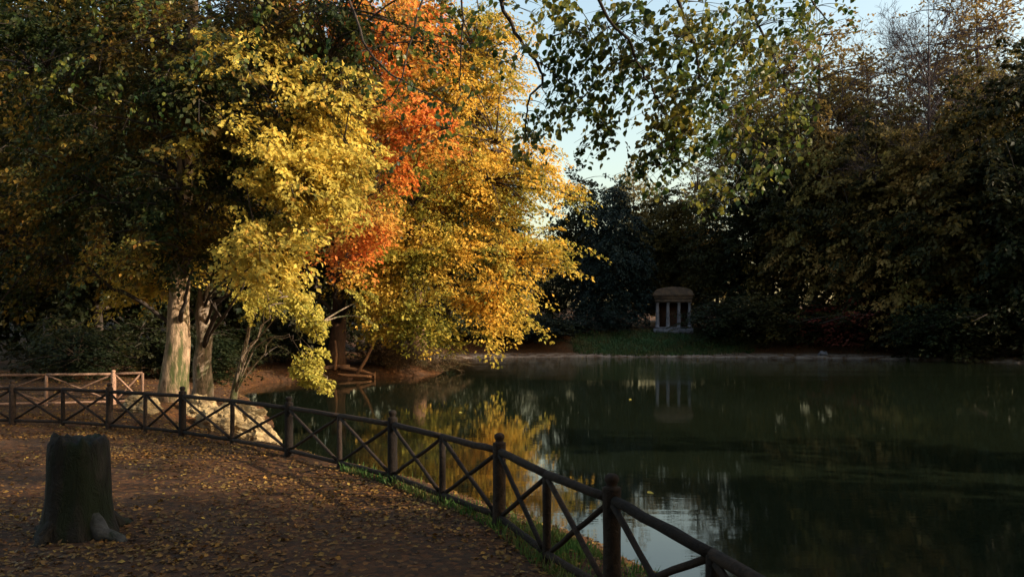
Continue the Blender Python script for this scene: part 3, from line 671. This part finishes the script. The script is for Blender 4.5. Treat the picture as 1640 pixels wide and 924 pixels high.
    # unseen crown mass above and beside the viewer, widened to darken the foreground
    cb = [(b + np.array(q), np.array(r_, float)) for q, r_ in [((-1, 1.5, 9.5), (4, 3.6, 2.6)), ((1.5, -1, 11), (3.6, 4, 3)), ((-4, 3.5, 8.6), (3.2, 2.2, 1.2)), ((-5, -1, 9), (3.5, 3, 1.6)), ((2.5, 3.2, 7.2), (3.0, 1.8, 2)), ((0, -3, 8), (4, 3, 2.4)), ((3.5, 0, 6), (2.5, 2.5, 2)), ((-8, 1.5, 9.5), (3.6, 3.2, 1.6)), ((-10.5, -1, 9), (3.5, 3.4, 2))]]
    K = 700; pk = rng.integers(len(cb), size=K)
    c = np.array([q[0] for q in cb])[pk] + norm(rng.normal(size=(K, 3))) * (rng.uniform(.1, 1, K) ** .4)[:, None] * np.array([q[1] for q in cb])[pk]
    a2 = norm(c - (b + np.array([0, 0, 8]))) + (0, 0, -.4)
    fo2 = Foliage('rhomb'); fo2.sprays(c - o, a2, 46, rng.uniform(.5, .9, K), rng.uniform(.3, .5, K), np.full(K, .12), .13, rng, .6, .8, .4)
    fo.add(np.concatenate(fo2.v), fo2.f)
    for q in cb: T.add(bez(tp[7], (tp[9] + q[0]) / 2 + (0, 0, .6), q[0], 8) - o, np.linspace(.12, .03, 8), 7)
    link_mesh('trunk', T.mesh('trunk', M['bark_dark']), near)
    link_mesh('crown', fo.mesh('crown', M['near']), near)
near_tree()
for i, (x, y, h_, wd) in enumerate([(14.5, 7.5, 14, .62), (12.6, -.2, 13, .92), (19, -3, 16, .95), (13.5, -8, 16, 1.1), (20, 6.6, 16, .6), (-9, -5, 16, 1.1), (1, -9, 17, 1.1)]):  # added out of view to keep sun and sky light off the foreground
    copy_tree('broadleaf_tree', (x, y, hz(x, y)), (h_ / 19.5 * wd,) * 2 + (h_ / 19.5,), i * 2.1 + .4, 'unseen tree added near the viewer to shade the foreground', M['dark_green'], 'unseen shade trees near the viewer')

b = np.array([16.5, 14.2, hz(16.5, 14.2)])  # unseen tree added to shade the left crowns; low lobes hide its trunk shadow
t = tree_thing('unseen_shade_tree', 'tall high crowned tree on the right bank outside the picture', 'tree', b)
make_tree(t, b, b + (-.5, -.4, 23), .26, [(b + np.array(q), np.array(r_, float), 1) for q, r_ in [((-3.5, -.4, 18.2), (4.4, 2.4, 2.6)), ((-1, 1, 20.2), (5, 3.6, 3.2)), ((2, 0, 19), (4, 2.6, 3)), ((-3.5, 2.5, 18), (3.6, 2.6, 2.4)), ((-1, 0, 23), (4, 3, 3)), ((0, 0, 3.2), (2.0, 2.0, 2.4)), ((0, .3, 8), (1.6, 1.6, 3.4))]],
          M['olive'], M['bark_dark'], 560, 44, .34, 1.0, 51, gap=.06, n_limb=10, twig_frac=.1)

# ------------------------------------------------------------------ fence
def revolve(profile, sides=14):
    ang = np.linspace(0, 2 * np.pi, sides, endpoint=False); v = []
    for r, z in profile: v.append(np.stack([np.cos(ang) * r, np.sin(ang) * r, np.full(sides, z)], 1))
    n = len(profile); base = np.arange(n - 1)[:, None] * sides; j = np.arange(sides)[None]; j2 = (j + 1) % sides
    f = np.stack([base + j, base + j2, base + sides + j2, base + sides + j], -1).reshape(-1, 4)
    return np.concatenate(v), f
def log_between(p, q, r, rng, sides=9):
    n = max(4, int(np.linalg.norm(np.asarray(q) - p) / .16)); t_ = np.linspace(0, 1, n)[:, None]
    pts = np.asarray(p) * (1 - t_) + np.asarray(q) * t_; pts[1:-1] += rng.normal(0, .0022, (n - 2, 3))
    T = Tubes(); T.add(pts, r * (1 + rng.normal(0, .035, n)), sides, True, .08); return T
def fence(root, posts, mat, hr=.675, lo=.075, post_r=.060, rail_r=.032):
    """posts: list of (x, y, 'main' | 'mid')"""
    rng = np.random.default_rng(3); o = np.array(root.location)
    pp = [np.array([x, y, hz(x, y)]) - o for x, y, k in posts]
    for (x, y, k), p in zip(posts, pp):
        if k == 'main':
            r = post_r
            v, f = revolve([(r * 1.12, -.3), (r * 1.1, .02), (r, .10), (r * .97, .4), (r * 1.0, .735), (r * .98, .75), (r * .62, .757), (r * .58, .775), (r * .74, .79), (r * .78, .805), (r * .70, .823), (r * .42, .836), (.001, .84)])
            v = v * (1 + np.array([[mnoise.noise(Vector(q * 9) + Vector((x * 5, 0, 0))) * .07] * 2 + [0] for q in v]))
            po = link_mesh('post', mesh_np('post', v, f, mat, True), root); po.location = p
        else:
            link_mesh('upright', log_between(p - (0, 0, .2), p + (0, 0, hr), .034, rng).mesh('upright', mat), root)
    for i in range(len(pp) - 1):
        a, c = pp[i], pp[i + 1]; d = norm(c - a)
        e0 = d * (post_r * .8 if posts[i][2] == 'main' else 0); e1 = d * (post_r * .8 if posts[i + 1][2] == 'main' else 0)
        link_mesh('top_rail', log_between(a + (0, 0, hr) + e0, c + (0, 0, hr) - e1, rail_r, rng).mesh('top_rail', mat), root)
        link_mesh('bottom_rail', log_between(a + (0, 0, lo) + e0, c + (0, 0, lo) - e1, rail_r * .9, rng).mesh('bottom_rail', mat), root)
        side = np.array([-d[1], d[0], 0]) * .014
        link_mesh('brace', log_between(a + (0, 0, lo + .03) + d * .05 + side, c + (0, 0, hr - .03) - d * .05 + side, .021, rng, 7).mesh('brace', mat), root)
        link_mesh('brace', log_between(a + (0, 0, hr - .03) + d * .05 - side, c + (0, 0, lo + .03) - d * .05 - side, .021, rng, 7).mesh('brace', mat), root)

pl = [(1.75, 1.05, 'mid'), (1.33, 2.35, 'main'), (.97, 3.62, 'mid'), (.64, 4.80, 'main'), (.265, 5.70, 'mid'), (-.115, 6.80, 'main'), (-.72, 7.75, 'mid'), (-1.39, 8.72, 'main'), (-2.22, 9.65, 'mid'),
      (-3.14, 10.55, 'main'), (-4.33, 11.6, 'mid'), (-5.52, 12.55, 'main'), (-6.35, 12.98, 'mid'), (-7.25, 13.5, 'main'), (-8.3, 13.85, 'mid'), (-9.4, 14.1, 'main'), (-10.5, 14.3, 'mid'), (-11.6, 14.4, 'main')]
fr = thing('wooden_fence', 'dark rustic log fence with crossed braces along the lake path', 'fence', (-1.39, 8.72, 0))
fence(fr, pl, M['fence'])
ff = thing('wooden_fence', 'short sunlit brown fence panel far behind at the left edge', 'fence', (-10.4, 19.6, hz(-10.4, 19.6)))
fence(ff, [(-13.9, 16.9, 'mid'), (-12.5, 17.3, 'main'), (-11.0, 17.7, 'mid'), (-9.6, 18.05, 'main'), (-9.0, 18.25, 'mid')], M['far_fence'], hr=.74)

# ------------------------------------------------------------------ rocks, stump, driftwood
def rock_mesh(name, rx, ry, rz, seed, mat):
    import bmesh
    bm = bmesh.new(); bmesh.ops.create_icosphere(bm, subdivisions=5, radius=1)
    for v in bm.verts:
        n = mnoise.fractal(v.co * 1.1 + Vector((seed * 3.1, 0, 0)), 1.0, 2.0, 5) * .38
        c = mnoise.cell(v.co * 1.9 + Vector((seed, 1, 2))) * .13 + mnoise.fractal(v.co * 5 + Vector((seed, 0, 9)), 1.0, 2.0, 3) * .07
        v.co = v.co * (1 + n + c); v.co.x *= rx; v.co.y *= ry; v.co.z *= rz
        if v.co.z < -rz * .5: v.co.z = -rz * .5
    me = bpy.data.meshes.new(name); bm.to_mesh(me); bm.free(); me.materials.append(mat)
    return me
def boulder(px, py, Y, rx, ry, rz, seed, label, name='boulder', grp='boulders on the left shore', mat=None):
    c = at(px, py, Y); z = max(hz(c[0], c[1]), WATER_Z)
    o = link_mesh(name, rock_mesh(name, rx, ry, rz, seed, mat or M['rock'])); o.location = (c[0], c[1], z + rz * .3)
    o.rotation_euler = (0, 0, seed * 1.3)
    tag(o, label, 'rock', grp)
boulder(405, 690, 17.6, .50, .55, .55, 1, 'largest pale sunlit boulder at the water beyond the fence')
boulder(352, 670, 17.4, .55, .5, .45, 2, 'broad sandy coloured rock under the leaning trunk')
boulder(436, 705, 17.9, .22, .2, .17, 3, 'small pale stone at the tip of the rocky shore')
boulder(318, 665, 18.0, .42, .4, .34, 4, 'tan rock at the foot of the slimmer pale trunk')
boulder(385, 640, 20, .55, .35, .3, 5, 'flat brownish rock beside the roots of the leaning trunk')
boulder(228, 662, 16.6, .4, .35, .25, 6, 'low tan rock behind the fence left of the mossy trunk')
boulder(1318, 548, 79, .45, .4, .38, 7, 'tiny pale stone catching light on the far right shore', grp=None, mat=M['stone'])

# fallen branches on the left bank by the water
p0 = bpos(556, 43.9)
lg = thing('fallen_log', 'orange brown fallen branches lying at the water on the left bank', 'log', tuple(p0))
rng = np.random.default_rng(9)
T = Tubes()
for (a1, b1, c1, d1, r) in [((508, 592, 43.9), (560, 586, 43.9), None, None, .16), ((520, 602, 43.6), (595, 603, 43.6), None, None, .13), ((545, 588, 43.8), (600, 600, 43.7), None, None, .12)]:
    A, Bq = at(*a1), at(*b1); T.add(bez(A - p0, (A + Bq) / 2 - p0 + (0, 0, .12), Bq - p0, 10), np.linspace(r, r * .55, 10), 8, True, .2)
link_mesh('trunk', T.mesh('trunk', M['driftwood']), lg)
T = Tubes()
for pts, r in [([(536, 592), (539, 570), (537, 545)], .11), ([(572, 598), (588, 572), (598, 550), (606, 532)], .10), ([(592, 603), (601, 597), (600, 606)], .09), ([(589, 572), (580, 560)], .05)]:
    T.add(np.array([at(x, y, 43.7) for x, y in pts]) - p0, np.linspace(r, r * .5, len(pts)), 7, True, .2)
link_mesh('branch', T.mesh('branch', M['driftwood']), lg)

# mossy stump at the left, near the viewer
sx_, sy_ = -3.79, 6.55
st = thing('tree_stump', 'dark mossy tree stump with grey roots at the lower left', 'stump', (sx_, sy_, hz(sx_, sy_)))
ang = np.linspace(0, 2 * np.pi, 40, endpoint=False)
V = []; zs = [(-.2, 1.35), (0, 1.28), (.12, 1.12), (.3, 1.02), (.5, .98), (.7, .97), (.8, .95), (.83, .86), (.80, .6), (.82, .3), (.81, .02)]
for z, k in zs:
    rr = .245 * k * (1 + .10 * np.array([mnoise.noise(Vector((math.cos(a) * 2, math.sin(a) * 2, z * 1.2))) for a in ang]) + (.22 * np.cos(ang * 2.5) ** 2 * max(0, .35 - z)))
    V.append(np.stack([np.cos(ang) * rr, np.sin(ang) * rr, np.full(40, z) + (.10 * np.array([mnoise.noise(Vector((math.cos(a) * 3, math.sin(a) * 3, 4.))) for a in ang]) * min(1, k * 1.5) if z > .6 else 0)], 1))
n_ = len(zs); bs = np.arange(n_ - 1)[:, None] * 40; j = np.arange(40)[None]; j2 = (j + 1) % 40
link_mesh('trunk', mesh_np('trunk', np.concatenate(V), np.stack([bs + j, bs + j2, bs + 40 + j2, bs + 40 + j], -1).reshape(-1, 4), M['stump'], True), st)
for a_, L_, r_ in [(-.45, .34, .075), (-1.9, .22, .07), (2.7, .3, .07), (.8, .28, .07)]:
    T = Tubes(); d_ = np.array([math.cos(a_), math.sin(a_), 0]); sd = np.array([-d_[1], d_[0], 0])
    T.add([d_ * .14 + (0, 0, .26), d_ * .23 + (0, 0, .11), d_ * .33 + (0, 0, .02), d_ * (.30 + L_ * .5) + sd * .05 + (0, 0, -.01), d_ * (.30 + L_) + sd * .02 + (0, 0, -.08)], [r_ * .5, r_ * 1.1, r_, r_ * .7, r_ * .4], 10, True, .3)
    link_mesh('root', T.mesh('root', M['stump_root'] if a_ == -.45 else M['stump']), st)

# ------------------------------------------------------------------ temple
def boxes(name, lst, mat, parent):
    V = []; Fc = []; n = 0
    for (x0, x1, y0, y1, z0, z1) in lst:
        V += [(x0, y0, z0), (x1, y0, z0), (x1, y1, z0), (x0, y1, z0), (x0, y0, z1), (x1, y0, z1), (x1, y1, z1), (x0, y1, z1)]
        Fc += [[n + q for q in f] for f in ((0, 3, 2, 1), (4, 5, 6, 7), (0, 1, 5, 4), (1, 2, 6, 5), (2, 3, 7, 6), (3, 0, 4, 7))]; n += 8
    return link_mesh(name, mesh_np(name, V, np.array(Fc), mat), parent)
tx, ty = (1079 - HX) / F * 92, 92.0
tz = hz(tx, ty) - .05
tm = thing('temple', 'small columned garden temple on the far bank above the lawn', 'temple', (tx, ty, tz))
tm.rotation_euler = (0, 0, math.radians(-14))
boxes('base', [(-2.35, 2.35, -1.9, 2.2, -.6, .18), (-2.2, 2.2, -1.75, 2.1, .18, .36)], M['stone'], tm)
for cx in (-1.9, -.65, .65, 1.9):
    v, f = revolve([(.27, 0), (.27, .08), (.235, .10), (.225, .9), (.205, 2.0), (.185, 2.78), (.20, 2.80), (.26, 2.90), (.26, 2.98)], 18)
    co = link_mesh('column', mesh_np('column', v, f, M['stone'], True), tm); co.location = (cx, -1.35, .36)
boxes('entablature', [(-2.2, 2.2, -1.68, 1.9, 3.34, 3.72), (-2.28, 2.28, -1.76, 1.98, 3.722, 4.06), (-2.42, 2.42, -1.9, 2.1, 4.062, 4.22)], M['stone_warm'], tm)
boxes('wall', [(-2.05, 2.05, 1.2, 1.6, .36, 3.34), (-2.05, -1.75, -.4, 1.198, .36, 3.34), (1.75, 2.05, -.4, 1.198, .36, 3.34)], M['plaster'], tm)
th_ = np.linspace(0, np.pi, 17); arc = [(-2.5, .0)] + [(-2.32 * math.cos(a_), .14 + .82 * math.sin(a_) ** .8) for a_ in th_] + [(2.5, .0)]
na = len(arc); rv = [(x_, y_, z_ + 4.224) for y_ in (-1.95, 2.15) for x_, z_ in arc]
me = bpy.data.meshes.new('roof')
me.from_pydata(rv, [], [(q, q + 1, q + 1 + na, q + na) for q in range(na - 1)] + [tuple(range(na))[::-1], tuple(range(na, 2 * na)), (0, na, 2 * na - 1, na - 1)]); me.materials.append(M['stone_warm'])
link_mesh('roof', me, tm)

# ------------------------------------------------------------------ ground cover
rng = np.random.default_rng(77)
def scatter(n, x0, x1, y0, y1, dens=None):
    x = rng.uniform(x0, x1, n); y = rng.uniform(y0, y1, n)
    k = sdist(x, y) > .1
    if dens is not None: k &= rng.uniform(0, 1, n) < dens(x, y)
    return x[k], y[k]
fp = np.array([(p[0], p[1]) for p in pl])
def fence_side(x, y):
    """signed distance to the fence line, + on the lake side"""
    best = np.full(len(x), 1e9); sg = np.zeros(len(x))
    for i in range(len(fp) - 1):
        a_, b_ = fp[i], fp[i + 1]; e = b_ - a_; t_ = np.clip(((x - a_[0]) * e[0] + (y - a_[1]) * e[1]) / (e @ e), 0, 1)
        d = np.hypot(x - a_[0] - t_ * e[0], y - a_[1] - t_ * e[1]); cr = e[0] * (y - a_[1]) - e[1] * (x - a_[0])
        s_ = np.where(cr < 0, d, -d); m = d < best; best = np.where(m, d, best); sg = np.where(m, s_, sg)
    return sg
xa, ya = scatter(95000, -11, 3.2, 2.2, 16, lambda x, y: .55 * np.exp(-((fence_side(x, y) + .22) / .28) ** 2) + np.clip(.25 + .55 * (np.sin(x * 1.1 + 1.3 * np.sin(y * .8)) * np.sin(y * 1.5 + x * .4) + .45) , .08, 1) * np.where(y < 5, .5, 1))
xb, yb = scatter(9000, -16, -6, 15, 24)
x = np.concatenate([xa, xb]); y = np.concatenate([ya, yb]); xc, yc = scatter(14000, -22, -4, 24, 56); xd, yd = scatter(16000, -8, 46, 62, 96); x = np.concatenate([xa, xb, xc, xd]); y = np.concatenate([ya, yb, yc, yd]); n = len(x)
z = height(x, y) + rng.uniform(.004, .022, n)
cen = np.stack([x, y, z], 1); a = rng.normal(size=(n, 3)) * (1, 1, .18); nn = np.stack([rng.normal(0, .38, n), rng.normal(0, .38, n), np.ones(n)], 1)
v, f = leaves(cen, a, nn, rng.uniform(.022, .062, n) * np.where(y > 24, 1.9, 1) * np.where(y > 60, 1.8, 1), .72)
lf = link_mesh('fallen_leaves', mesh_np('fallen_leaves', v, np.concatenate(f), M['litter'])); lf['kind'] = 'stuff'
tag(lf, 'brown and orange fallen leaves covering the lake path', 'leaves')

def blades(x, y, h0, h1, wd):
    n = len(x); z = height(x, y); c = np.stack([x, y, z - .01], 1); th = rng.uniform(0, 6.283, n)
    sd = np.stack([np.cos(th), np.sin(th), np.zeros(n)], 1) * wd; h_ = rng.uniform(h0, h1, n)
    ln = np.stack([rng.normal(0, .35, n) * h_, rng.normal(0, .35, n) * h_, h_], 1)
    v = np.stack([c - sd, c + sd, c + ln * .6 + sd * .7, c + ln, c + ln * .6 - sd * .7], 1).reshape(-1, 3); i = np.arange(n) * 5
    return v, [np.stack([i, i + 1, i + 2, i + 4], 1), np.stack([i + 4, i + 2, i + 3], 1)]
x, y = scatter(150000, -2.2, 2.4, 3.0, 10.5)
s_ = fence_side(x, y)
pr = np.where((s_ > .08) & (s_ < .62), 1.0, 0) * np.clip(1.7 - (y - 4) / 1.9, .014, 1) * np.clip(.5 + wob(x * 1.6, y * 1.6) * 1.1, .05, 1)
pr += np.where((s_ > -.12) & (s_ <= .08), .25, 0)
k = rng.uniform(0, 1, len(x)) < pr
v, f = blades(x[k], y[k], .05, .14, .006)
gr = link_mesh('grass', mesh_np('grass', v, f, M['grass']))
xl, yl = scatter(9000, 7, 28, 81.5, 92, lambda x, y: ((x - 17.5) / 11.5) ** 2 + ((y - 87) / 5.8) ** 2 < 1 + .5 * wob(x, y))
vl, fl = blades(xl, yl, .10, .42, .05)
lw = link_mesh('grass', mesh_np('grass', vl, fl, M['dull_grass'])); lw['kind'] = 'stuff'
tag(lw, 'dull green lawn sloping from the temple down to the far shore', 'grass'); gr['kind'] = 'stuff'
tag(gr, 'strip of short green grass along the bank behind the fence', 'grass')

# a few leaves afloat
for px, py, lb in [(738, 661, 'single yellow leaf floating in the golden reflection'), (1042, 790, 'small pale leaf floating on the water right of the nearest tall fence post'), (1010, 640, 'floating leaf on the open water in the middle')]:
    Y = (ZC - WATER_Z) * F / (py - HY); c = at(px, py, Y)
    v, f = leaves(np.zeros((1, 3)), np.array([[1., .3, 0]]), np.array([[0., -.25, 1]]), np.array([.13]), .8, 'heart')
    lo = link_mesh('floating_leaf', mesh_np('floating_leaf', v, np.concatenate(f), M['lime_gold'])); lo.location = (c[0], c[1], WATER_Z + .015)
    tag(lo, lb, 'leaf', 'leaves floating on the lake')

# ------------------------------------------------------------------ light, sky, camera
SUN_EL = math.radians(25); sdir = np.array([1.0, -.30]); sdir /= np.hypot(*sdir)      # towards the sun: right, a little behind
to_sun = Vector((sdir[0] * math.cos(SUN_EL), sdir[1] * math.cos(SUN_EL), math.sin(SUN_EL)))
sun = bpy.data.lights.new('sun', 'SUN'); sun.energy = 4.0; sun.angle = math.radians(.53); sun.color = (1, .87, .68)
so = bpy.data.objects.new('sun', sun); COL.objects.link(so); so.rotation_euler = to_sun.to_track_quat('Z', 'Y').to_euler(); so.location = (30, -10, 40)
wd = bpy.data.worlds.new('World'); sc.world = wd; wd.use_nodes = True
nt = wd.node_tree; nt.nodes.clear()
sky = nt.nodes.new('ShaderNodeTexSky'); sky.sky_type = 'NISHITA'; sky.sun_disc = False
sky.sun_elevation = SUN_EL; sky.sun_rotation = math.atan2(to_sun.x, to_sun.y)
sky.air_density = 1.8; sky.dust_density = 3.6; sky.ozone_density = 1.0
bg = nt.nodes.new('ShaderNodeBackground'); bg.inputs[1].default_value = .15
ou = nt.nodes.new('ShaderNodeOutputWorld'); nt.links.new(sky.outputs[0], bg.inputs[0]); nt.links.new(bg.outputs[0], ou.inputs[0])

cam = bpy.data.cameras.new('camera'); co = bpy.data.objects.new('camera', cam); COL.objects.link(co)
cam.sensor_width = 36; cam.lens = 36 * F / 1640; cam.shift_y = (HY - 462) / 1640
co.location = (0, 0, ZC); co.rotation_euler = (math.radians(90), 0, 0); cam.clip_end = 2000
sc.camera = co
sc.view_settings.view_transform = 'Standard'; sc.view_settings.look = 'None'; sc.view_settings.gamma = 1; sc.view_settings.exposure = 1.05
sc.render.engine = 'CYCLES'
cy = sc.cycles; cy.use_denoising = True; cy.max_bounces = 8; cy.diffuse_bounces = 4; cy.glossy_bounces = 3; cy.transmission_bounces = 4
cy.sample_clamp_indirect = 6
